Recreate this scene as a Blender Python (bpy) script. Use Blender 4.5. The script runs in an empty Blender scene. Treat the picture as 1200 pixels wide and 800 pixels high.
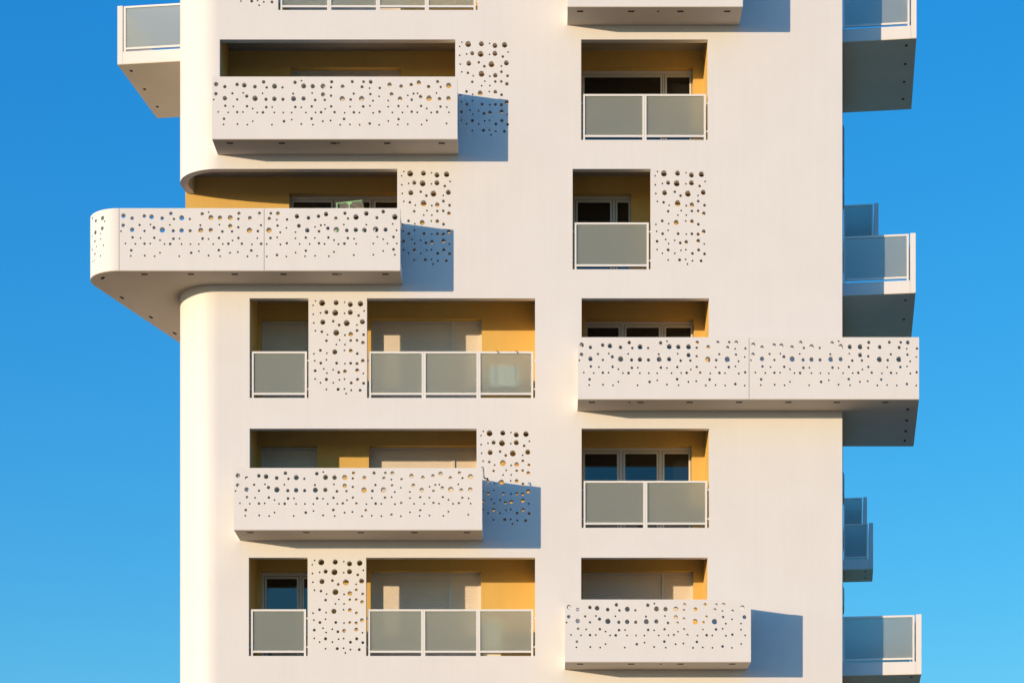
import bpy, bmesh, math, random
from mathutils import Vector, Matrix
from mathutils.geometry import delaunay_2d_cdt

# ------------------------------------------------------------------ set-up
scene = bpy.context.scene
COL = scene.collection
F, D, CX, CY, CZ = 2700.0, 53.0, 640.0, 1227.0, 1.7   # focal length (px of a 1200 px frame), distance to facade, vanishing point, eye height
R_ = math.radians
rnd = random.Random(7)

def P(px, py, d=0.0):
    s = (D + d) / F
    return Vector(((px - CX) * s, d, CZ + (CY - py) * s))
def PX(px, d=0.0): return (px - CX) * (D + d) / F
def PZ(py, d=0.0): return CZ + (CY - py) * (D + d) / F

# ------------------------------------------------------------------ materials
def mat(name, base, rough=0.6, noise=0.0, nscale=3.0, bump=0.0, bscale=60.0, spec=0.3, streak=0.0, metallic=0.0):
    m = bpy.data.materials.new(name); m.use_nodes = True
    nt = m.node_tree; N = nt.nodes; L = nt.links
    b = N['Principled BSDF']
    b.inputs['Base Color'].default_value = (*base, 1)
    b.inputs['Roughness'].default_value = rough
    b.inputs['Specular IOR Level'].default_value = spec
    b.inputs['Metallic'].default_value = metallic
    tc = N.new('ShaderNodeTexCoord')
    if noise > 0 or streak > 0:
        n1 = N.new('ShaderNodeTexNoise'); n1.inputs['Scale'].default_value = nscale; n1.inputs['Detail'].default_value = 6
        L.new(tc.outputs['Object'], n1.inputs['Vector'])
        mp = N.new('ShaderNodeMapping'); mp.inputs['Scale'].default_value = (5.0, 5.0, 0.22)
        L.new(tc.outputs['Object'], mp.inputs['Vector'])
        n2 = N.new('ShaderNodeTexNoise'); n2.inputs['Scale'].default_value = 1.6; n2.inputs['Detail'].default_value = 5
        L.new(mp.outputs['Vector'], n2.inputs['Vector'])
        r1 = N.new('ShaderNodeMapRange'); r1.inputs['From Min'].default_value = .3; r1.inputs['From Max'].default_value = .7
        r1.inputs['To Min'].default_value = 1 - noise; r1.inputs['To Max'].default_value = 1 + noise
        r2 = N.new('ShaderNodeMapRange'); r2.inputs['From Min'].default_value = .35; r2.inputs['From Max'].default_value = .7
        r2.inputs['To Min'].default_value = 1 + streak * .4; r2.inputs['To Max'].default_value = 1 - streak
        L.new(n1.outputs['Fac'], r1.inputs['Value']); L.new(n2.outputs['Fac'], r2.inputs['Value'])
        mu = N.new('ShaderNodeMath'); mu.operation = 'MULTIPLY'
        L.new(r1.outputs['Result'], mu.inputs[0]); L.new(r2.outputs['Result'], mu.inputs[1])
        vm = N.new('ShaderNodeVectorMath'); vm.operation = 'SCALE'; vm.inputs[0].default_value = base
        L.new(mu.outputs[0], vm.inputs['Scale'])
        L.new(vm.outputs[0], b.inputs['Base Color'])
    if bump > 0:
        nb = N.new('ShaderNodeTexNoise'); nb.inputs['Scale'].default_value = bscale; nb.inputs['Detail'].default_value = 4
        L.new(tc.outputs['Object'], nb.inputs['Vector'])
        bp = N.new('ShaderNodeBump'); bp.inputs['Strength'].default_value = bump; bp.inputs['Distance'].default_value = .01
        L.new(nb.outputs['Fac'], bp.inputs['Height']); L.new(bp.outputs['Normal'], b.inputs['Normal'])
    return m

M = {
    'render':  mat('white_render', (.795, .783, .785), .46, .015, 1.1, .10, 45, .3, .012),
    'panel':   mat('white_panel', (.795, .783, .782), .5, .015, 1.6, .03, 80, .3, .012),
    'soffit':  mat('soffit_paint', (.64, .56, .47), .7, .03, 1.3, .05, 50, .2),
    'soffit_bounce_lit': mat('soffit_paint_bounce_lit', (.80, .68, .50), .7, .03, 1.3, .05, 50, .2),  # same soffit paint, lightened and warmed in colour to stand for bounce light
    'yellow':  mat('ochre_render', (.72, .475, .145), .75, .03, 1.7, .12, 60, .2, .02),
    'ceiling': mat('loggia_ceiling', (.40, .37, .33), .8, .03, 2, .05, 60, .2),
    'floor':   mat('loggia_floor', (.15, .125, .10), .7, .06, 4, .05, 60, .2),
    'frame':   mat('white_metal', (.84, .82, .79), .35, .01, 3, 0, 1, .5),
    'winframe':mat('window_frame', (.70, .68, .65), .4, .01, 3, 0, 1, .4),
    'shutter': mat('roller_shutter', (.74, .66, .57), .5, .03, 3, 0, 1, .4),
    'seal':    mat('rubber_seal', (.10, .095, .09), .7),
    'dark':    mat('dark_slot', (.02, .02, .02), .7),
    'green':   mat('green_plastic', (.34, .68, .36), .4, .01, 3, 0, 1, .5),
    'bracket': mat('dark_bracket', (.05, .045, .045), .5, .05, 8, 0, 1, .4),
    'planter': mat('white_planter', (.90, .92, .88), .5, .02, 6, 0, 1, .4),
    'board':   mat('pale_patch_board', (.88, .76, .55), .6, .03, 5),
    'roof':    mat('roof_felt', (.25, .24, .23), .9, .1, 1.0, .1, 30, .2),
    'ground':  mat('ground_paving', (.44, .25, .11), .9, .25, .12, .2, 4, .2),
}
def make_window_glass():
    m = bpy.data.materials.new('window_glass'); m.use_nodes = True
    nt = m.node_tree; N = nt.nodes; L = nt.links
    b = N['Principled BSDF']
    b.inputs['Base Color'].default_value = (.010, .011, .012, 1)
    b.inputs['Roughness'].default_value = .02
    b.inputs['IOR'].default_value = 1.9
    tc = N.new('ShaderNodeTexCoord')
    n = N.new('ShaderNodeTexNoise'); n.inputs['Scale'].default_value = .9
    L.new(tc.outputs['Object'], n.inputs['Vector'])
    bp = N.new('ShaderNodeBump'); bp.inputs['Strength'].default_value = .02; bp.inputs['Distance'].default_value = .05
    L.new(n.outputs['Fac'], bp.inputs['Height']); L.new(bp.outputs['Normal'], b.inputs['Normal'])
    return m
def make_frosted():
    m = bpy.data.materials.new('frosted_glass'); m.use_nodes = True
    nt = m.node_tree; N = nt.nodes; L = nt.links
    b = N['Principled BSDF']
    b.inputs['Base Color'].default_value = (.70, .78, .77, 1)
    b.inputs['Roughness'].default_value = .35
    b.inputs['Specular IOR Level'].default_value = .4
    tc = N.new('ShaderNodeTexCoord')
    n = N.new('ShaderNodeTexNoise'); n.inputs['Scale'].default_value = 2.0
    L.new(tc.outputs['Object'], n.inputs['Vector'])
    rg = N.new('ShaderNodeMapRange'); rg.inputs['To Min'].default_value = .30; rg.inputs['To Max'].default_value = .40
    L.new(n.outputs['Fac'], rg.inputs['Value'])
    rf = N.new('ShaderNodeBsdfRefraction'); rf.inputs['Color'].default_value = (.86, .92, .88, 1)
    rf.inputs['Roughness'].default_value = .28; rf.inputs['IOR'].default_value = 1.25
    tr = N.new('ShaderNodeBsdfTranslucent'); tr.inputs['Color'].default_value = (.90, .93, .89, 1)
    L.new(rg.outputs['Result'], rf.inputs['Roughness'])
    m1 = N.new('ShaderNodeMixShader'); m1.inputs[0].default_value = .60
    L.new(rf.outputs[0], m1.inputs[1]); L.new(tr.outputs[0], m1.inputs[2])
    m2 = N.new('ShaderNodeMixShader'); m2.inputs[0].default_value = .80
    L.new(b.outputs[0], m2.inputs[1]); L.new(m1.outputs[0], m2.inputs[2])
    L.new(m2.outputs[0], N['Material Output'].inputs['Surface'])
    return m
M['glass'] = make_window_glass()
M['frosted'] = make_frosted()

# ------------------------------------------------------------------ object helpers
def link(name, me, m, parent=None, label=None):
    o = bpy.data.objects.new(name, me); COL.objects.link(o)
    if not me.materials: me.materials.append(m)
    if parent is not None:
        o.parent = parent
        root = parent if parent.parent is None else None
        if root is not None: o.matrix_parent_inverse = Matrix.Translation(root.location).inverted()
    if label: o['label'] = label
    return o
def empty(name, loc, label, cat, group=None):
    o = bpy.data.objects.new(name, None); COL.objects.link(o)
    o.location = loc; o['label'] = label; o['category'] = cat
    if group: o['group'] = group
    o.empty_display_size = .3
    return o

class MB:
    def __init__(s): s.bm = bmesh.new()
    def box(s, x0, x1, y0, y1, z0, z1, f=None):
        vs = [Vector((x, y, z)) for z in (z0, z1) for y in (y0, y1) for x in (x0, x1)]
        if f: vs = [f(v) for v in vs]
        v = [s.bm.verts.new(p) for p in vs]
        for q in ((0,2,3,1), (4,5,7,6), (0,1,5,4), (2,6,7,3), (0,4,6,2), (1,3,7,5)):
            s.bm.faces.new([v[i] for i in q])
        return s
    def prism(s, poly, z0, z1):
        a = sum(poly[i][0]*poly[(i+1) % len(poly)][1] - poly[(i+1) % len(poly)][0]*poly[i][1] for i in range(len(poly)))
        if a < 0: poly = poly[::-1]
        lo = [s.bm.verts.new((x, y, z0)) for x, y in poly]; hi = [s.bm.verts.new((x, y, z1)) for x, y in poly]
        s.bm.faces.new(lo[::-1]); s.bm.faces.new(hi)
        n = len(poly)
        for i in range(n):
            j = (i+1) % n
            s.bm.faces.new((lo[i], lo[j], hi[j], hi[i]))
        return s
    def tube(s, pts, r, seg=8):
        rings = []
        pts = [Vector(p) for p in pts]
        for i, p in enumerate(pts):
            d = (pts[min(i+1, len(pts)-1)] - pts[max(i-1, 0)]).normalized()
            a = d.cross(Vector((0, 0, 1)) if abs(d.z) < .9 else Vector((1, 0, 0))).normalized(); b = d.cross(a)
            rings.append([s.bm.verts.new(p + a*math.cos(2*math.pi*k/seg)*r + b*math.sin(2*math.pi*k/seg)*r) for k in range(seg)])
        for i in range(len(rings)-1):
            for k in range(seg):
                s.bm.faces.new((rings[i][k], rings[i][(k+1) % seg], rings[i+1][(k+1) % seg], rings[i+1][k]))
        s.bm.faces.new(rings[0][::-1]); s.bm.faces.new(rings[-1])
        return s
    def build(s, name, m, parent=None, label=None):
        bmesh.ops.recalc_face_normals(s.bm, faces=s.bm.faces)
        me = bpy.data.meshes.new(name); s.bm.to_mesh(me); s.bm.free()
        return link(name, me, m, parent, label)

def plate(outline, holes, t):
    """flat plate with real holes: outline = [(x,z)], holes = list of point lists; front face at y=0, back at y=t"""
    loops = [outline] + holes
    pts = []; polys = []
    for lp in loops:
        polys.append(list(range(len(pts), len(pts) + len(lp)))); pts += [Vector((q[0], q[1])) for q in lp]
    edges = [(p[i], p[(i+1) % len(p)]) for p in polys for i in range(len(p))]
    vco, eo, fo, vo, _, _ = delaunay_2d_cdt(pts, edges, [], 0, 1e-5)
    bm = bmesh.new()
    fr = [bm.verts.new((v.x, 0, v.y)) for v in vco]; bk = [bm.verts.new((v.x, t, v.y)) for v in vco]
    # keep the triangles inside the outline and outside every hole (hole points are numbered, so a hole triangle has all corners on one loop)
    own = []
    for v in vo: own.append(next((k for k, p in enumerate(polys) if v and p[0] <= v[0] <= p[-1]), -1))
    def inside(pt, lp):
        c = False; j = len(lp) - 1
        for i in range(len(lp)):
            (xi, yi), (xj, yj) = lp[i], lp[j]
            if (yi > pt[1]) != (yj > pt[1]) and pt[0] < (xj - xi)*(pt[1] - yi)/(yj - yi) + xi: c = not c
            j = i
        return c
    for f in fo:
        ks = {own[i] for i in f}
        if len(ks) == 1:
            k = ks.pop(); ctr = [sum(vco[i][a] for i in f)/len(f) for a in (0, 1)]
            if k > 0 and inside(ctr, loops[k]): continue
            if k == 0 and not inside(ctr, outline): continue
        bm.faces.new([fr[i] for i in f]); bm.faces.new([bk[i] for i in f][::-1])
    bm.verts.index_update(); bm.verts.ensure_lookup_table(); n = len(vco)
    for e in [e for e in bm.edges if len(e.link_faces) == 1 and e.verts[0].co.y < t/2]:
        i, j = e.verts[0].index, e.verts[1].index
        bm.faces.new((bm.verts[i], bm.verts[j], bm.verts[j+n], bm.verts[i+n]))
    bmesh.ops.recalc_face_normals(bm, faces=bm.faces)
    me = bpy.data.meshes.new('plate'); bm.to_mesh(me); bm.free()
    return me
def remap(me, f):
    for v in me.vertices: v.co = f(v.co)
    me.update(); return me
def rect(x0, x1, z0, z1): return [(x0, z0), (x1, z0), (x1, z1), (x0, z1)]
def circle(x, z, r, n=None):
    n = n or (20 if r > .04 else 12)
    return [(x + r*math.cos(2*math.pi*(k+.5)/n), z + r*math.sin(2*math.pi*(k+.5)/n)) for k in range(n)]

# ------------------------------------------------------------------ hole patterns, read off the photo (x, y, diameter in tenths of a pixel)
A1 = [(98,128,48),(200,157,38),(343,131,38),(428,140,50),(552,157,40),(654,101,38),(690,166,28),(782,152,54),(876,166,26),(1022,106,38),
(95,240,38),(288,236,26),(415,231,20),(456,268,36),(642,235,20),(1000,239,24),(70,309,20),(200,292,48),(345,306,26),(554,294,58),(682,305,36),
(780,300,48),(880,305,36),(1005,298,54),(68,383,22),(205,381,28),(299,389,20),(460,386,28),(527,414,20),(685,397,30),(755,396,20),(1026,395,30),
(122,453,20),(238,458,20),(345,455,28),(412,454,20),(580,459,20),(646,458,30),(779,460,20),(884,460,20),(982,461,20),
(68,555,22),(190,533,30),(527,561,20),(893,562,30),(983,543,20),(185,599,20),(348,595,22),(464,602,20),(752,602,20)]
A2 = [(68,93,20),(94,155,54),(200,158,48),(320,157,54),(422,106,36),(415,170,28),(550,160,42),(663,104,34),(796,105,30),(778,166,36),(879,107,42),
(866,181,20),(986,178,28),(193,238,20),(320,254,46),(415,269,28),(680,245,26),(875,250,28),(978,277,20),(92,302,46),(228,319,30),(341,318,28),
(546,305,58),(644,314,30),(774,304,58),(906,328,22),(66,406,20),(188,394,28),(346,423,20),(416,394,28),(638,397,20),(792,395,30),(870,387,20),
(120,466,20),(233,465,20),(298,462,30),(456,461,28),(574,469,20),(682,463,30),(747,466,20),(908,470,22),(983,456,28),
(186,537,30),(318,568,22),(409,560,22),(567,541,30),(66,600,22),(202,608,20),(522,610,22),(636,605,20),(749,610,20),(868,594,30),(978,611,20)]
B1 = [(165,134,48),(300,152,40),(418,133,38),(507,108,48),(622,157,38),(728,98,36),(764,160,26),(858,143,58),(188,245,42),(378,259,20),(446,239,24),
(492,235,20),(528,274,38),(715,232,20),(148,320,20),(287,298,48),(424,310,30),(628,293,60),(750,299,40),(855,293,48),(148,392,20),(269,384,28),
(376,388,20),(534,383,28),(600,413,22),(762,390,28),(836,397,20),(197,459,20),(315,459,20),(424,450,28),(489,458,22),(653,460,22),(722,454,30),
(860,457,20),(150,559,20),(270,537,28),(600,552,22),(261,602,20),(378,597,20),(540,601,20),(832,588,22)]
MOD_A = [((x-50)/10, (y-40)/10, d/10) for x, y, d in A1] + [((x+1030-50)/10, (y-46)/10, d/10) for x, y, d in A2]
MOD_B = [((x-84)/10, (y-40)/10, d/10) for x, y, d in B1]
C1 = [(178,250,5),(223,268,3.5),(250,242,4),(300,265,6),(178,298,2),(170,321,5),(218,318,6),(260,319,4.5),(290,295,2),(307,322,2.2),(225,350,2),
(250,360,2),(294,350,3),(208,378,2),(268,378,2),(308,378,2),(250,410,2),(294,403,3),(208,426,2),(300,426,2)]
TAIL = [((x-169)/3.637, (y-228)/3.637, d) for x, y, d in C1]
AB = MOD_A + [(x+200, y, d) for x, y, d in MOD_B]
ABC = AB + [(x+287, y, d) for x, y, d in TAIL]
AA = MOD_A + [(x+200, y, d) for x, y, d in MOD_A]
SCREEN = [((x-41)/6.4, (y-28)/6.4, d) for x, y, d in [
(87,48,1.8),(69,80,1.8),(136,62,6.5),(240,60,5.5),(304,57,1.8),(346,73,5.5),(422,68,6),(449,122,2),(70,147,2),(124,137,2),(168,131,4.5),(234,136,6.5),
(303,140,2),(346,132,5.5),(408,156,3),(74,212,2),(141,206,5.5),(219,199,3),(263,228,3.2),(319,213,6.5),(396,227,2),(436,203,5.5),(86,271,2),(134,278,3),
(176,300,2),(241,285,6.5),(306,303,2.2),(349,296,5),(397,269,3.2),(445,300,3.2),(168,345,3),(267,340,2),(242,374,2),(306,374,2),(349,343,3),(396,342,3),
(440,360,4),(123,417,3.2),(75,443,2),(172,439,2),(230,429,5.5),(302,418,2),(349,420,4.2),(398,442,3.2),(81,495,2),(168,488,2),(126,513,3.2),(244,513,3.2),
(306,517,2),(349,514,3.2),(396,517,3.5),(439,496,4.2),(84,570,3.2),(149,556,2),(172,588,2),(218,563,2),(260,582,3.2),(306,575,4),(397,566,4.2),(443,590,2),
(84,632,2),(124,660,2),(168,635,3.5),(265,638,2),(303,633,2),(400,635,3.5),(219,660,2),(353,661,3.2),(445,664,3.2),(168,710,2),(255,709,3.4),(302,706,2),
(353,716,2.2),(419,716,3.2),(315,741,2)]]
for pat in (ABC, AA, SCREEN):                                  # no two holes may touch
    for i in range(len(pat)-1, -1, -1):
        x, y, d = pat[i]
        if any(math.hypot(x-a, y-b) < (d+e)/2 + .3 for a, b, e in pat[:i]): pat.pop(i)

# ------------------------------------------------------------------ the building
B = empty('apartment_building', (-.8, 14, 0), 'white apartment tower with rounded corner, perforated white balconies and ochre loggias', 'apartment building')
TW = .18                      # front wall thickness
LD = 1.53                     # loggia depth
RW = .25                      # depth of the window reveal
CH = .40                      # ceiling above the lintel
PB = .90                      # projection of the front balconies
XL, XR = PX(255.5), PX(987)     # flat part of the front
RC = 52 * D / F               # corner radius
TOPZ, DEEP = 34.0, 34.0
KR, KL = .1296, .128          # drift of the side walls with depth
def XW(d): return XR + KR*d

# openings: row -> lintel, sill, rail top (px on the facade)
ROW = {0: (-105, 12, -41), 1: (46.5, 164, 109.5), 2: (198, 315.5, 260), 3: (349.5, 466, 411), 4: (502, 618, 562.5), 5: (653, 768, 713)}
# loggias: row, x0, x1 (whole recess), screens [(x0,x1)], rails [(x0,x1,panes)]
LOG = [
 (0, 263, 559.5, [(263, 326)], [(326, 559.5, 4)]),
 (0, 681, 829.5, [], []),
 (1, 257.5, 598.5, [(533.5, 598.5)], []),
 (1, 681, 829.5, [], [(681, 829.5, 2)]),
 (2, 255, 530.5, [(465.5, 530.5)], []),
 (2, 671, 829.5, [(762.5, 829.5)], [(671, 762.5, 1)]),
 (3, 292.5, 627, [(361.5, 430)], [(292.5, 361.5, 1), (430, 627, 3)]),
 (3, 681.5, 831, [], []),
 (4, 292.5, 623.5, [(558.5, 623.5)], []),
 (4, 681.5, 831, [], [(681.5, 831, 2)]),
 (5, 291.5, 627, [(360.5, 429)], [(291.5, 360.5, 1), (429, 627, 3)]),
 (5, 681, 829.5, [], []),
]
# front wall with real openings; the second storey opening runs out to the rounded corner
holes = []
for row, x0, x1, scr, rails in LOG:
    if (row, x0) == (2, 255): continue
    holes.append(rect(PX(x0), PX(x1), PZ(ROW[row][1]), PZ(ROW[row][0])))
zs2, zl2 = PZ(ROW[2][1]), PZ(ROW[2][0])
outline = [(XL, 0), (XR, 0), (XR, TOPZ), (XL, TOPZ), (XL, zl2), (PX(530.5), zl2), (PX(530.5), zs2), (XL, zs2)]
link('front_wall', plate(outline, holes, TW), M['render'], B)

# rounded corner and left wall
def arc(n=28, r=RC):
    return [(XL - r*math.sin(a), RC - r*math.cos(a)) for a in [math.pi/2*k/n for k in range(n+1)]]
def ring(out, inn): return out + inn[::-1]
def corner_strip(z0, z1):
    me = MB(); o = arc(); i = arc(r=RC-TW)
    bm = me.bm
    V = [[bm.verts.new((x, y, z)) for z in (z0, z1)] for x, y in o]; W = [[bm.verts.new((x, y, z)) for z in (z0, z1)] for x, y in i]
    sm = []
    for k in range(len(o)-1):
        sm.append(bm.faces.new((V[k][0], V[k][1], V[k+1][1], V[k+1][0])))
        sm.append(bm.faces.new((W[k][0], W[k+1][0], W[k+1][1], W[k][1])))
        bm.faces.new((V[k][0], V[k+1][0], W[k+1][0], W[k][0])); bm.faces.new((V[k][1], W[k][1], W[k+1][1], V[k+1][1]))
    bm.faces.new((V[0][0], W[0][0], W[0][1], V[0][1])); bm.faces.new((V[-1][0], V[-1][1], W[-1][1], W[-1][0]))
    for f in sm: f.smooth = True
    for e in bm.edges:
        if not all(f.smooth for f in e.link_faces): e.smooth = False
    return me
corner_strip(0, zs2).build('corner_wall', M['render'], B)
corner_strip(zl2, TOPZ).build('corner_wall', M['render'], B)
xc = XL - RC
w = MB()
def leftpoly(d0, d1, off=0): return [(xc + KL*(d0-RC), d0), (xc + KL*(d1-RC), d1), (xc + KL*(d1-RC) + TW, d1), (xc + KL*(d0-RC) + TW, d0)]
w.prism(leftpoly(RC, LD+.12), 0, zs2); w.prism(leftpoly(RC, LD+.12), zl2, TOPZ); w.prism(leftpoly(LD+.12, DEEP), 0, TOPZ)
w.build('left_wall', M['render'], B)
MB().prism([(XW(TW), TW), (XW(DEEP), DEEP), (XW(DEEP)-TW, DEEP), (XW(TW)-TW, TW)], 0, TOPZ).build('right_wall', M['render'], B)
MB().prism([(xc + KL*(DEEP-RC), DEEP), (XW(DEEP), DEEP), (XW(DEEP), DEEP+TW), (xc + KL*(DEEP-RC), DEEP+TW)], 0, TOPZ).build('rear_wall', M['render'], B)
roofpoly = [(XR-.02, .02)] + [(x, y) for x, y in arc(14, RC-.02)] + [(xc + KL*(DEEP-RC)+.02, DEEP), (XW(DEEP)-.02, DEEP)]
MB().prism(roofpoly, TOPZ-.6, TOPZ-.3).build('roof', M['roof'], B)

# windows per loggia: list of (x0, x1, leaves) with image x at frame depth; a leaf = (x0, x1, 'g' or 's')
dF = LD + RW - .05            # front of the window frame
WIN = {
 (0, 263): [(340, 470, [(344, 432, 's'), (438, 466, 's')])],
 (0, 681): [(684, 811, [(688, 774, 's'), (781, 807, 's')])],
 (1, 257.5): [(341, 470, [(345, 434, 's'), (438, 466, 's')])],
 (1, 681): [(682.5, 811.5, [(685, 774, 'g'), (781.5, 808, 'g')])],
 (2, 255): [(340, 472, [(344, 388, 'g'), (394, 433, 'g'), (440, 468, 'g')])],
 (2, 671): [(672.5, 739, [(677, 715, 'g'), (723.5, 736.5, 'g')])],
 (3, 292.5): [(307, 372, [(310, 369, 's')]), (435.5, 564.8, [(438, 529, 's'), (532.5, 562, 's')])],
 (3, 681.5): [(686, 812.5, [(688.5, 725, 'g'), (734, 772, 'g'), (780.5, 809.5, 'g')])],
 (4, 292.5): [(306.5, 372.5, [(309, 370, 's')]), (433, 562, [(435.5, 530, 's'), (533, 559, 's')])],
 (4, 681.5): [(683, 810, [(685.5, 723, 'g'), (732.5, 769.5, 'g'), (778.5, 807, 'g')])],
 (5, 291.5): [(306.5, 372, [(312.7, 348, 'g'), (356.5, 368, 'g')]), (435, 564, [(437.5, 526, 's'), (529.5, 561.5, 's')])],
 (5, 681): [(683, 812, [(685.5, 775.5, 's'), (779, 809.5, 's')])],
}
def shutter(x0, x1, z0, z1, y):
    mb = MB(); n = max(4, int((z1-z0)/.048)); h = (z1-z0)/n; bm = mb.bm
    prev = None
    for k in range(n):
        za = z0 + k*h
        for yy, zz in ((y+.003, za), (y, za+.010), (y-.002, za+h*.6), (y+.003, za+h*.94)):
            cur = [bm.verts.new((x0, yy, zz)), bm.verts.new((x1, yy, zz))]
            if prev: bm.faces.new((prev[0], prev[1], cur[1], cur[0]))
            prev = cur
    return mb
for row, x0, x1, scr, rails in LOG:
    lin, sill, rt = ROW[row]
    zl, zs = PZ(lin), PZ(sill)
    X0, X1 = PX(x0), PX(x1)
    wrap = (row, x0) == (2, 255)
    if wrap: X0 = xc + .03
    zc = zl + CH
    wins = WIN[(row, x0)]
    # walls of the recess
    whole = []
    for wx0, wx1, leaves in wins:
        whole.append((PX(wx0, dF), PX(wx1, dF)))
    zh = zl + .01
    wr = rect(X0 + (.0 if wrap else -.1), X1 + .1, zs - .05, zc + .05)
    hl = [rect(a, b, zs + .03, zh) for a, b in whole]
    me = remap(plate(wr, hl, RW), lambda c: (c[0], c[1] + LD, c[2]))
    bm = bmesh.new(); bm.from_mesh(me); bpy.data.meshes.remove(me)
    t = MB(); t.bm.free(); t.bm = bm
    if not wrap: t.box(X0 - .1, X0, TW + .002, LD, zs - .05, zc + .05)
    t.box(X1, X1 + .1, TW + .002, LD, zs - .05, zc + .05)
    lg = t.build('loggia_wall', M['yellow'], B)
    if wrap:
        poly = [(X1 + .05, TW)] + arc(20, RC - TW) + [(xc + TW, LD), (X1 + .05, LD)]
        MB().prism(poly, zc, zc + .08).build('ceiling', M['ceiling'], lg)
        poly = [(X1 + .05, .03)] + arc(20, RC - .03) + [(xc + .03, LD), (X1 + .05, LD)]
        MB().prism(poly, zs - .1, zs - .003).build('floor', M['floor'], lg)
    else:
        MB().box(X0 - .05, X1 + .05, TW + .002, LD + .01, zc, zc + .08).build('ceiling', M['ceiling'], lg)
        MB().box(X0 - .05, X1 + .05, TW + .002, LD + .01, zs - .1, zs - .003).build('floor', M['floor'], lg)
    # windows
    for (wx0, wx1, leaves), (a, b) in zip(wins, whole):
        mb = MB()
        hd = .10 if any(l[2] == 'g' for l in leaves) else .05
        mb.box(a, b, dF, dF + .06, zh - hd, zh)                     # head
        mb.box(a, b, dF, dF + .06, zs + .03, zs + .12)              # sill piece
        edges = [a]
        for lx0, lx1, k in leaves: edges += [PX(lx0, dF), PX(lx1, dF)]
        edges.append(b)
        for i in range(0, len(edges), 2):
            u, v = edges[i], edges[i+1]
            mb.box(u, v, dF + .001, dF + .06, zs + .12, zh - hd)
        wf = mb.build('window', M['winframe'], B)
        for lx0, lx1, k in leaves:
            u, v = PX(lx0, dF), PX(lx1, dF)
            if k == 'g':
                s = MB(); sw = .045                                 # sash around the pane, proud of the frame
                s.box(u - sw, v + sw, dF - .018, dF + .05, zh - hd - sw, zh - hd + .004)
                s.box(u - sw, u, dF - .018, dF + .05, zs + .13, zh - hd - sw); s.box(v, v + sw, dF - .018, dF + .05, zs + .13, zh - hd - sw)
                s.box(u, v, dF - .018, dF + .05, zs + .13, zs + .19)
                q = MB(); g = .012
                q.box(u - sw - g, u - sw, dF - .004, dF + .04, zs + .13, zh - hd + .004); q.box(v + sw, v + sw + g, dF - .004, dF + .04, zs + .13, zh - hd + .004)
                q.box(u - sw - g, v + sw + g, dF - .004, dF + .04, zh - hd + .004, zh - hd + .004 + g)
                q.build('seal', M['seal'], wf)
                s.build('sash', M['winframe'], wf)
                MB().box(u, v, dF + .025, dF + .033, zs + .19, zh - hd - sw).build('glass_pane', M['glass'], wf)
            else:
                shutter(u, v, zs + .12, zh - hd + .002, dF + .03).build('roller_shutter', M['shutter'], wf)
    # perforated screens, flush with the front wall
    for s0, s1 in scr:
        a, b = PX(s0), PX(s1)
        hs = []
        for x, y, d in SCREEN:
            hs.append(circle(PX(s0 + 1 + x * (s1 - s0) / 68.0), PZ(lin + y), d*.55*D/F))
        link('perforated_screen', plate(rect(a, b, zs, zl), hs, TW), M['render'], B)
    # framed frosted glass in the openings
    for r0, r1, n in rails:
        a, b = PX(r0 + 2.2), PX(r1 - 2.2); zt = PZ(rt); zb = PZ(sill - 4.2)
        mb = MB(); fw = .046; wdt = (b - a)/n; panes = []
        for k in range(n):
            u, v = a + k*wdt, a + (k+1)*wdt
            if k: u += .003
            mb.box(u, u + fw, .04, .09, zs, zt); mb.box(v - fw, v, .04, .09, zs, zt)
            mb.box(u + fw, v - fw, .041, .089, zt - fw, zt); mb.box(u + fw, v - fw, .041, .089, zb, zb + fw)
            panes.append((u + fw, v - fw))
        for zz in (zt - .22, zb + .12):
            mb.box(PX(r0), a, .055, .075, zz, zz + .03); mb.box(b, PX(r1), .055, .075, zz, zz + .03)
        fr = mb.build('glass_railing', M['frame'], B)
        for u, v in panes:
            MB().box(u, v, .062, .072, zb + fw, zt - fw).build('glass_pane', M['frosted'], fr)

# ------------------------------------------------------------------ balconies
def vent(balc, x, y, z, f=None, round_=False):
    if round_: MB().box(x-.02, x+.02, y-.02, y+.02, z-.012, z, f).build('soffit_vent', M['dark'], balc)
    else: MB().box(x-.07, x+.07, y-.025, y+.025, z-.012, z, f).build('soffit_vent', M['dark'], balc)
def return_glass(balc, x, y0, y1, z0, z1, f=None, gap=0.0):
    """glazed end of a balcony, standing across it at x, from y0 to y1"""
    mb = MB(); fw = .045
    zb = z0 + gap
    mb.box(x, x+.05, y0, y0+fw, z0, z1, f); mb.box(x, x+.05, y1-fw, y1, z0, z1, f)
    mb.box(x+.001, x+.049, y0+fw, y1-fw, z1-fw, z1, f); mb.box(x+.001, x+.049, y0+fw, y1-fw, zb, zb+fw, f)
    mb.build('return_frame', M['frame'], balc)
    MB().box(x+.02, x+.03, y0+fw, y1-fw, zb+fw, z1-fw, f).build('glass_pane', M['frosted'], balc)
PT = .15
def panel_holes(pat, px0, px1, ytop, d, skip=0.0):
    s = (D + d)/F; out = []
    for x, y, dm in pat:
        xx = px0 + x - skip
        if xx - dm/2 < px0 + .8 or xx + dm/2 > px1 - .8: continue
        out.append(circle(PX(xx, d), PZ(ytop + y, d), dm*.56*s))
    return out
def front_panel(balc, px0, px1, yt, yb, pat, skip=0.0, label=None):
    d = -PB
    me = plate(rect(PX(px0, d), PX(px1, d), PZ(yb, d) + .014, PZ(yt, d)), panel_holes(pat, px0, px1, yt, d, skip), PT)
    remap(me, lambda c: (c[0], c[1] - PB, c[2]))
    return link('perforated_panel', me, M['panel'], balc, label)
SLAB = .30
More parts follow.
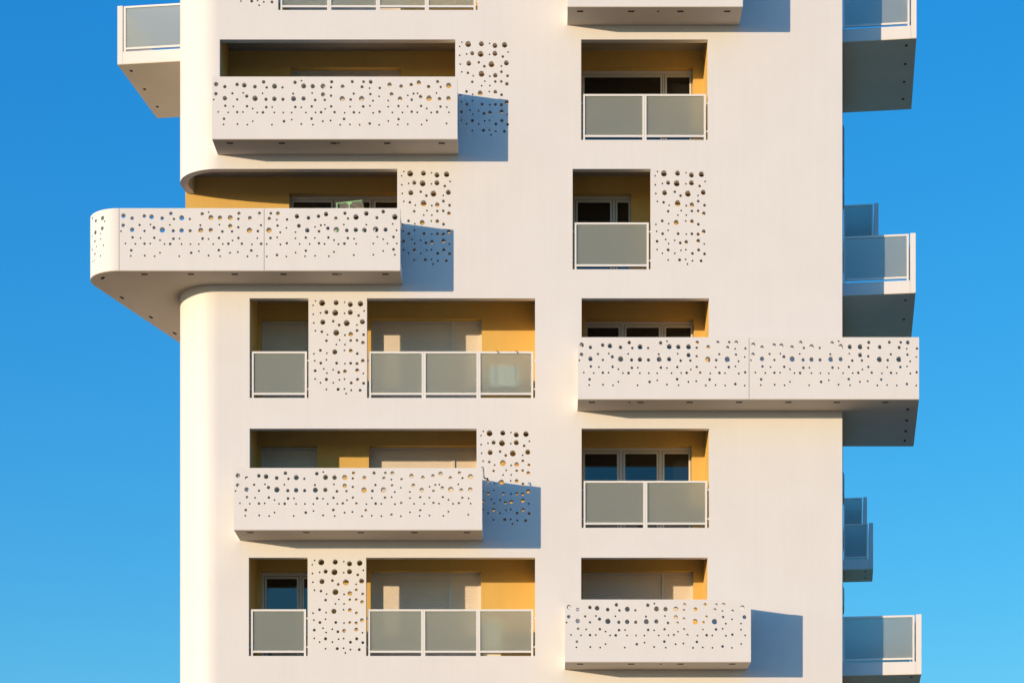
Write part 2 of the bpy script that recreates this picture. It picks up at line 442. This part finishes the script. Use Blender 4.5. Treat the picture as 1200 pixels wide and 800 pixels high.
def front_balcony(px0, px1, yt, yb, pat, vents, proj):
    global PB
    PB = proj; d = -PB; x0, x1 = PX(px0, d), PX(px1, d); zb, zt = PZ(yb, d), PZ(yt, d)
    bl = MB().box(x0 + .004, x1 - .004, -PB + PT + .003, .02, zb + .013, zb + SLAB).build('balcony', M['panel'], B)
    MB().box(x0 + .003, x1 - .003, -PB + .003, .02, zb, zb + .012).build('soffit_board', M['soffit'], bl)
    front_panel(bl, px0, px1, yt, yb, pat)
    for xx in (x0 + .02, x1 - .07): return_glass(bl, xx, -PB + PT + .02, -.02, zb + SLAB, zt - .01)
    for v in vents: vent(bl, PX(v, d), -PB + PT + .06, zb)
    vent(bl, PX((px0+px1)/2 + 4, d), -PB + PT + .06, zb, round_=True)
    return bl
front_balcony(665, 870.5, -65, 8.5, AB, (680, 740, 798, 853), .93)
front_balcony(248.5, 536, 90, 163.5, AB, (268, 329, 390, 453, 517), .90)
front_balcony(274, 565, 548, 621, AB, (292, 358, 422, 485, 547), 1.05)
front_balcony(662, 880, 702, 775.5, AB, (680, 740, 798, 859), 1.02)

# balcony that wraps the right corner
PB = .95; d = -PB
x0, x1 = PX(677, d), PX(1077, d); zb, zt = PZ(468, d), PZ(395, d)
de = 3.1
poly = [(x0+.004, -PB+PT+.003), (x1-PT-.003, -PB+PT+.003), (x1-PT-.003+KR*(de+PB), de), (XW(de)-.04, de), (XW(0)-.04, .02), (x0+.004, .02)]
bl = MB().prism(poly, zb+.013, zb+SLAB).build('balcony', M['panel'], B, 'long balcony wrapping around the right corner')
poly = [(x0+.003, -PB+.003), (x1-.004, -PB+.003), (x1-.004+KR*(de+PB), de), (XW(de)-.04, de), (XW(0)-.04, .02), (x0+.003, .02)]
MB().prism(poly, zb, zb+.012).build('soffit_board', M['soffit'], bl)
front_panel(bl, 677, 877.6, 395, 468, MOD_A); front_panel(bl, 878.1, 1077, 395, 468, MOD_A)
def local(o, u, n):     # local (a,b,z): a along n (outwards), b along u (backwards)
    return lambda v: Vector((o[0] + n[0]*v[0] + u[0]*v[1], o[1] + n[1]*v[0] + u[1]*v[1], v[2]))
un = math.hypot(KR, 1); U = (KR/un, 1/un); NR = (U[1], -U[0])
s = D/F
def side_panel(balc, f, length, zb, zt, skip=0.0, t=PT, x_off=0.0):
    """perforated parapet seen from outside; runs along b, outer face at a=0, thickness towards -a"""
    hl = []
    for x, y, dm in AA:
        xx = (x - skip)*s
        if .05 < xx - dm*s/2 and xx + dm*s/2 < length - .05: hl.append(circle(xx, zt - y*s, dm*.5*s))
    me = plate(rect(x_off, length, zb, zt), hl, t)
    return link('perforated_panel', remap(me, lambda c: f(Vector((-c[1], c[0], c[2])))), M['panel'], balc)
f = local((x1, -PB), U, NR)
side_panel(bl, f, (de+PB)*un, zb+.014, zt, t=PT, x_off=PT+.004)
return_glass(bl, x0+.02, -PB+PT+.02, -.02, zb+SLAB, zt-.01)
g = local((XW(de), de), NR, (-U[0], -U[1]))
return_glass(bl, .02, .03, 1.45, zb+SLAB, zt-.01, g)
for v in (694, 751, 809, 867, 925, 982, 1039): vent(bl, PX(v, d), -PB+PT+.06, zb)
vent(bl, PX(738, d), -PB+PT+.06, zb, round_=True)
for b_ in (.75, 1.7, 2.65, 3.5): vent(bl, -PT-.08, b_, zb, lambda v, f=f: f(Vector((-PT-.08 + (v[1]-b_), b_ + (v[0]+PT+.08), v[2]))))

# balcony that wraps the rounded left corner
PB = .93; d = -PB
zb, zt = PZ(317.5, d), PZ(244, d)
xr = PX(469, d); xa = PX(139.5, d); ra = .79; yc = -PB + ra
th = R_(16.6); sweep = math.pi/2 + th
def path(sv, off):        # along the outer face from the front joint leftwards and back; off = inwards
    L1 = ra*sweep
    if sv <= L1:
        a = sv/ra; r = ra - off
        return (xa - r*math.sin(a), yc - r*math.cos(a))
    q = sv - L1
    ex, ey = xa - ra*math.sin(sweep), yc - ra*math.cos(sweep)
    nx, ny = -math.sin(sweep), -math.cos(sweep)
    tx, ty = math.sin(th), math.cos(th)
    return (ex - nx*off + tx*q, ey - ny*off + ty*q)
L1 = ra*sweep; LT = L1 + 8.2
inner = [path(L1*k/24, PT+.003) for k in range(25)] + [path(LT, PT+.003)]
back = [(xc + KL*(8.4-RC) + .05, 8.4), (xc + .05, RC)] + arc(16, RC-.05)[::-1][1:]
poly = [(xr-.004, .02), (xr-.004, -PB+PT+.003)] + inner + back
bl = MB().prism(poly, zb+.013, zb+SLAB).build('balcony', M['panel'], B, 'balcony with a rounded end swinging around the left corner')
poly = [(xr-.003, .02), (xr-.003, -PB+.003)] + [path(L1*k/24, .003) for k in range(25)] + [path(LT, .003)] + back
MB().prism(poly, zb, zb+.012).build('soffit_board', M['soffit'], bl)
front_panel(bl, 309.8, 469, 244, 317.5, ABC, skip=170); front_panel(bl, 139.8, 309.3, 244, 317.5, MOD_A)
hl = []
for x, y, dm in [(63,152,3.5),(103,173,4),(170,150,5),(190,178,2.2),(167,237,4.5),(98,273,5),(152,283,2),(62,306,2.2),(152,327,2.2),(93,347,3.2),(178,381,2.2),
                 (110,392,2),(63,420,3),(93,455,3),(150,472,2.2),(88,510,2),(67,520,2.2)]:
    px = x/7.27 + 100; sx = max(0, min(.97, (xa - PX(px, -.5))/ra)); a = math.asin(sx)
    dd = yc - ra*math.cos(a)
    hl.append(circle(a*ra, PZ(y/7.27 + 235, dd), dm*.5*s, 14))
for x, y, dm in AA:
    xx = L1 + .15 + x*s
    if xx + .1 < LT: hl.append(circle(xx, zt - y*s, dm*.5*s, 12))
me = plate(rect(.004, LT, zb+.014, zt), hl, PT)
bm = bmesh.new(); bm.from_mesh(me); bpy.data.meshes.remove(me)
k = .04
while k < L1 + .02:
    bmesh.ops.bisect_plane(bm, geom=bm.verts[:] + bm.edges[:] + bm.faces[:], plane_co=(k, 0, 0), plane_no=(1, 0, 0)); k += .04
for v in bm.verts:
    x, y = path(v.co.x, v.co.y); v.co = (x, y, v.co.z)
bmesh.ops.reverse_faces(bm, faces=bm.faces[:])
me = bpy.data.meshes.new('perforated_panel'); bm.to_mesh(me); bm.free()
for p in me.polygons: p.use_smooth = False
link('perforated_panel', me, M['panel'], bl, 'curved perforated panel at the rounded end')
return_glass(bl, xr-.07, -PB+PT+.02, -.02, zb+SLAB, zt-.01)
for v in (167.5, 222, 273.7, 331, 392, 451): vent(bl, PX(v, d), -PB+PT+.06, zb)
vent(bl, PX(398, d), -PB+PT+.06, zb, round_=True)
for sv in (.75, 2.4, 3.9, 5.2):
    x, y = path(sv, PT+.08); x2, y2 = path(sv+.05, PT+.08); ang = math.atan2(y2-y, x2-x); rot = Matrix.Rotation(ang, 3, 'Z')
    vent(bl, 0, 0, zb, lambda v, x=x, y=y, rot=rot: Vector((x, y, 0)) + rot @ v)

# balconies on the right and left flanks
def flank(px_out, py_bot, d0, length, wall_x, side, kdir, height=1.40, vents=0):
    """outer front corner of the soffit at image (px_out, py_bot), depth d0"""
    c = P(px_out, py_bot, d0); un = math.hypot(kdir, 1); u = (kdir/un, 1/un)
    n = (u[1]*side, -u[0]*side)
    # width: from the corner back to the wall along -n
    w = 0.0
    while side*(c.x - n[0]*w - wall_x(c.y - n[1]*w)) > 0 and w < 4: w += .01
    o = (c.x - n[0]*w, c.y - n[1]*w)
    f = local(o, u, n); z0 = c.z; z1 = z0 + height
    pt = .125
    bl = MB().box(-.06, w-pt-.004, .0, length, z0+.013, z0+SLAB, f).build('balcony', M['panel'], B)
    MB().box(-.06, w-.003, .003, length-.003, z0, z0+.012, f).build('soffit_board', M['soffit_bounce_lit'], bl)
    fo = local((c.x, c.y), u, n)
    me = plate(rect(0, length, z0+.014, z1), [circle((x)*s, z1-y*s, dm*.5*s, 12) for x, y, dm in AA if .05 < x*s - .1 and x*s + .1 < length], pt)
    link('perforated_panel', remap(me, lambda v: fo(Vector((-v[1], v[0], v[2])))), M['panel'], bl)
    # glazed ends, facing the street and the back
    for bb in (.0, length-.05):
        fg = lambda v, bb=bb: f(Vector((v[1], bb + v[0], v[2])))
        return_glass(bl, .0, .03, w-pt-.035, z0+SLAB, z1-.015, fg, gap=.05)
    for k in range(vents):
        b_ = length*(k+.35)/vents
        vent(bl, 0, 0, z0, lambda v, b_=b_: f(Vector((w-pt-.10 + v[1]*1.2, b_ + v[0]*.5, v[2]))))
    return bl
wr = lambda y: XW(y)
wl = lambda y: xc + KL*(y-RC)
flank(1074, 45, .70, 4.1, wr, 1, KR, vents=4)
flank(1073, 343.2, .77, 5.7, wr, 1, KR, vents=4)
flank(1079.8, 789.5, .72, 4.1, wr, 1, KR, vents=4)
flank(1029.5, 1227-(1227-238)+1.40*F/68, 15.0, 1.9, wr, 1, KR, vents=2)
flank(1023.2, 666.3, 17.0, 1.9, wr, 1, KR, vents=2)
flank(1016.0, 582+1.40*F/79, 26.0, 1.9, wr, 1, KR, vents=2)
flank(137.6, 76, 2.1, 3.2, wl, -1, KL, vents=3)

# narrow windows along the right flank (grazing view)
for py0, py1, dd in ((150, 186, 6.0), (196, 226, 10.0), (556, 575, 9.0), (690, 708, 9.0), (560, 580, 22.0)):
    z0, z1 = PZ(py1, dd), PZ(py0, dd)
    f = local((XW(dd), dd), U, NR)
    wf = MB().box(-.02, .035, -.05, 1.15, z0-.05, z1+.05, f).build('window', M['winframe'], B)
    MB().box(-.01, .045, 0, 1.1, z0, z1, f).build('glass_pane', M['glass'], wf)

# ------------------------------------------------------------------ loose things on the balconies
# green drying rack behind the round balcony's parapet
dk = .45; zf = PZ(ROW[2][1]) - .003
rk = empty('drying_rack', (PX(409, dk), dk, zf), 'light green folding drying rack standing on the balcony with the rounded end', 'drying rack')
a, b, c = P(394.5, 238.5, dk), P(424.5, 235, dk), P(409.5, 237, dk)
off = Vector((0, .5, .0))
fr = MB()
fr.tube([a, b], .014); fr.tube([a+off, b+off], .014); fr.tube([a, a+off], .014); fr.tube([b, b+off], .014)
fr.build('wing_frame', M['green'], rk)
wi = MB()
for k in range(1, 7):
    o_ = off*(k/7); wi.tube([a+o_, b+o_], .004, 6)
wi.build('line', M['frame'], rk)
hub = MB(); bm = hub.bm
t0 = [Vector((c.x-.085, c.y-.012, c.z-.0)), Vector((c.x+.085, c.y-.012, c.z+.02)), Vector((c.x+.02, c.y-.012, c.z-.065)), Vector((c.x-.02, c.y-.012, c.z-.065))]
v0 = [bm.verts.new(p) for p in t0]; v1 = [bm.verts.new(p + Vector((0, .03, 0))) for p in t0]
bm.faces.new(v0); bm.faces.new(v1[::-1])
for k in range(4): bm.faces.new((v0[k], v0[(k+1) % 4], v1[(k+1) % 4], v1[k]))
hub.build('hub', M['green'], rk)
for q in (a + Vector((.01, 0, 0)), c, a + off + Vector((.01, 0, 0)), b + off - Vector((.01, 0, 0))):
    MB().tube([q, Vector((q.x, q.y, zf))], .012).build('leg', M['green'], rk)

# planter hung behind the frosted glass
dk = .105
p0, p1 = P(574, 429, dk), P(608, 452.5, dk)
pl = empty('hanging_planter', ((p0.x+p1.x)/2, dk+.1, p1.z), 'white box hooked over the rail behind the frosted glass of the middle left loggia', 'planter')
mb = MB()
mb.box(p0.x, p1.x, dk, dk+.2, p1.z, p1.z+.02); mb.box(p0.x, p1.x, dk, dk+.015, p1.z+.02, p0.z); mb.box(p0.x, p1.x, dk+.185, dk+.2, p1.z+.02, p0.z)
mb.box(p0.x, p0.x+.015, dk+.015, dk+.185, p1.z+.02, p0.z); mb.box(p1.x-.015, p1.x, dk+.015, dk+.185, p1.z+.02, p0.z)
mb.build('box', M['planter'], pl)
zt = PZ(411)
for px in (581.5, 604):
    x = PX(px, .05)
    MB().tube([(x+.05, .02, zt-.05), (x+.03, .025, zt-.005), (x, .035, zt+.014), (x, .085, zt+.014), (x, .098, zt-.02), (x, dk-.01, p0.z-.05)], .007, 6).build('hook', M['bracket'], pl)
    MB().box(x-.02+.02*(px > 590), x+.0+.02*(px > 590), dk-.006, dk, p1.z+.05, p0.z-.01).build('strap', M['bracket'], pl)

# board-shaped stand-in for an unclear pale patch behind the lowest left glass
dk = .16
q0, q1 = P(566, 728, dk), P(587, 752, dk)
mb = MB(); zf5 = PZ(ROW[5][1]) - .003
mb.box(q0.x, q1.x, dk, dk+.03, zf5+.02, q0.z); mb.box(q0.x+.03, q0.x+.07, dk-.005, dk+.25, zf5, zf5+.02); mb.box(q1.x-.07, q1.x-.03, dk-.005, dk+.25, zf5, zf5+.02)
o = mb.build('pale_patch_board', M['board']); o['label'] = 'board-shaped stand-in for an unclear pale patch behind the right frosted pane of the lowest left loggia'; o['category'] = 'board'

# dark hook bracket at the right end of the lower left balcony
dk = -PB + .45
zt = PZ(548, -PB); xx = PX(565, -PB)
br = MB()
h = dk - .36
br.tube([(xx-.02, h, zt+.005), (xx-.012, h, zt+.035), (xx+.012, h, zt+.04), (xx+.03, h, zt+.012), (xx+.03, h, zt-.05)], .012)
br.tube([(xx+.03, h, zt-.045), (xx+.03, dk-.1, zt-.06), (xx+.03, dk+.2, zt-.06)], .010)
br.tube([(xx+.02, dk+.2, zt-.02), (xx+.03, dk+.2, zt-.065), (xx+.085, dk+.2, zt-.085), (xx+.12, dk+.2, zt-.075)], .016)
o = br.build('rail_bracket', M['bracket']); o['label'] = 'dark hook bracket clipped over the right end of the lower left balcony'; o['category'] = 'bracket'

# ------------------------------------------------------------------ ground
g = MB(); n = 24; bm = g.bm; SZ = 3000.0
vv = [[bm.verts.new((-SZ + 2*SZ*i/n, -SZ + 2*SZ*j/n, 0)) for j in range(n+1)] for i in range(n+1)]
for i in range(n):
    for j in range(n): bm.faces.new((vv[i][j], vv[i+1][j], vv[i+1][j+1], vv[i][j+1]))
o = g.build('ground', M['ground']); o['kind'] = 'structure'; o['label'] = 'pale paved ground around the tower'; o['category'] = 'ground'

# ------------------------------------------------------------------ light
SUNV = Vector((-1.26, -1.0, .174)); el = math.atan2(SUNV.z, math.hypot(SUNV.x, SUNV.y)); az = math.atan2(SUNV.x, SUNV.y)
sun = bpy.data.lights.new('sun', 'SUN'); sun.energy = 2.55; sun.angle = R_(.5); sun.color = (1.0, .74, .46)
so = bpy.data.objects.new('sun', sun); COL.objects.link(so)
so.rotation_euler = (-SUNV).to_track_quat('-Z', 'Y').to_euler(); so.location = (-40, -60, 60)

wd = bpy.data.worlds.new('World'); scene.world = wd; wd.use_nodes = True
nt = wd.node_tree; N = nt.nodes; L = nt.links
bg = N['Background']
sky = N.new('ShaderNodeTexSky'); sky.sky_type = 'NISHITA'; sky.sun_disc = False
sky.sun_elevation = el; sky.sun_rotation = az % (2*math.pi)
sky.air_density = 1.0; sky.dust_density = .3; sky.ozone_density = 3.0; sky.altitude = 0
hs = N.new('ShaderNodeHueSaturation'); hs.inputs['Saturation'].default_value = 1.25
L.new(sky.outputs[0], hs.inputs['Color'])
sep = N.new('ShaderNodeSeparateColor'); cmb = N.new('ShaderNodeCombineColor')
L.new(hs.outputs[0], sep.inputs[0])
for i, (pw, k) in enumerate(((1.0, .60), (.8, 1.07), (.5, 1.81))):      # grade of the sky colour, channel by channel
    p_ = N.new('ShaderNodeMath'); p_.operation = 'POWER'; p_.inputs[1].default_value = pw
    q_ = N.new('ShaderNodeMath'); q_.operation = 'MULTIPLY'; q_.inputs[1].default_value = k
    L.new(sep.outputs[i], p_.inputs[0]); L.new(p_.outputs[0], q_.inputs[0]); L.new(q_.outputs[0], cmb.inputs[i])
L.new(cmb.outputs[0], bg.inputs['Color'])
bg.inputs['Strength'].default_value = .15

# ------------------------------------------------------------------ camera and view
cam = bpy.data.cameras.new('camera'); co = bpy.data.objects.new('camera', cam); COL.objects.link(co)
co.location = (0, -D, CZ); co.rotation_euler = (R_(90), 0, 0)
cam.sensor_fit = 'HORIZONTAL'; cam.sensor_width = 36; cam.lens = F/1200*36
cam.shift_x = (600-CX)/1200; cam.shift_y = (CY-400)/1200
cam.clip_start = .5; cam.clip_end = 6000
scene.camera = co
vs = scene.view_settings
vs.view_transform = 'Standard'; vs.look = 'None'; vs.gamma = 1; vs.use_curve_mapping = False; vs.exposure = 0.86
scene.render.engine = 'CYCLES'
cy = scene.cycles
cy.max_bounces = 10; cy.diffuse_bounces = 2; cy.glossy_bounces = 4; cy.transmission_bounces = 6; cy.use_denoising = True
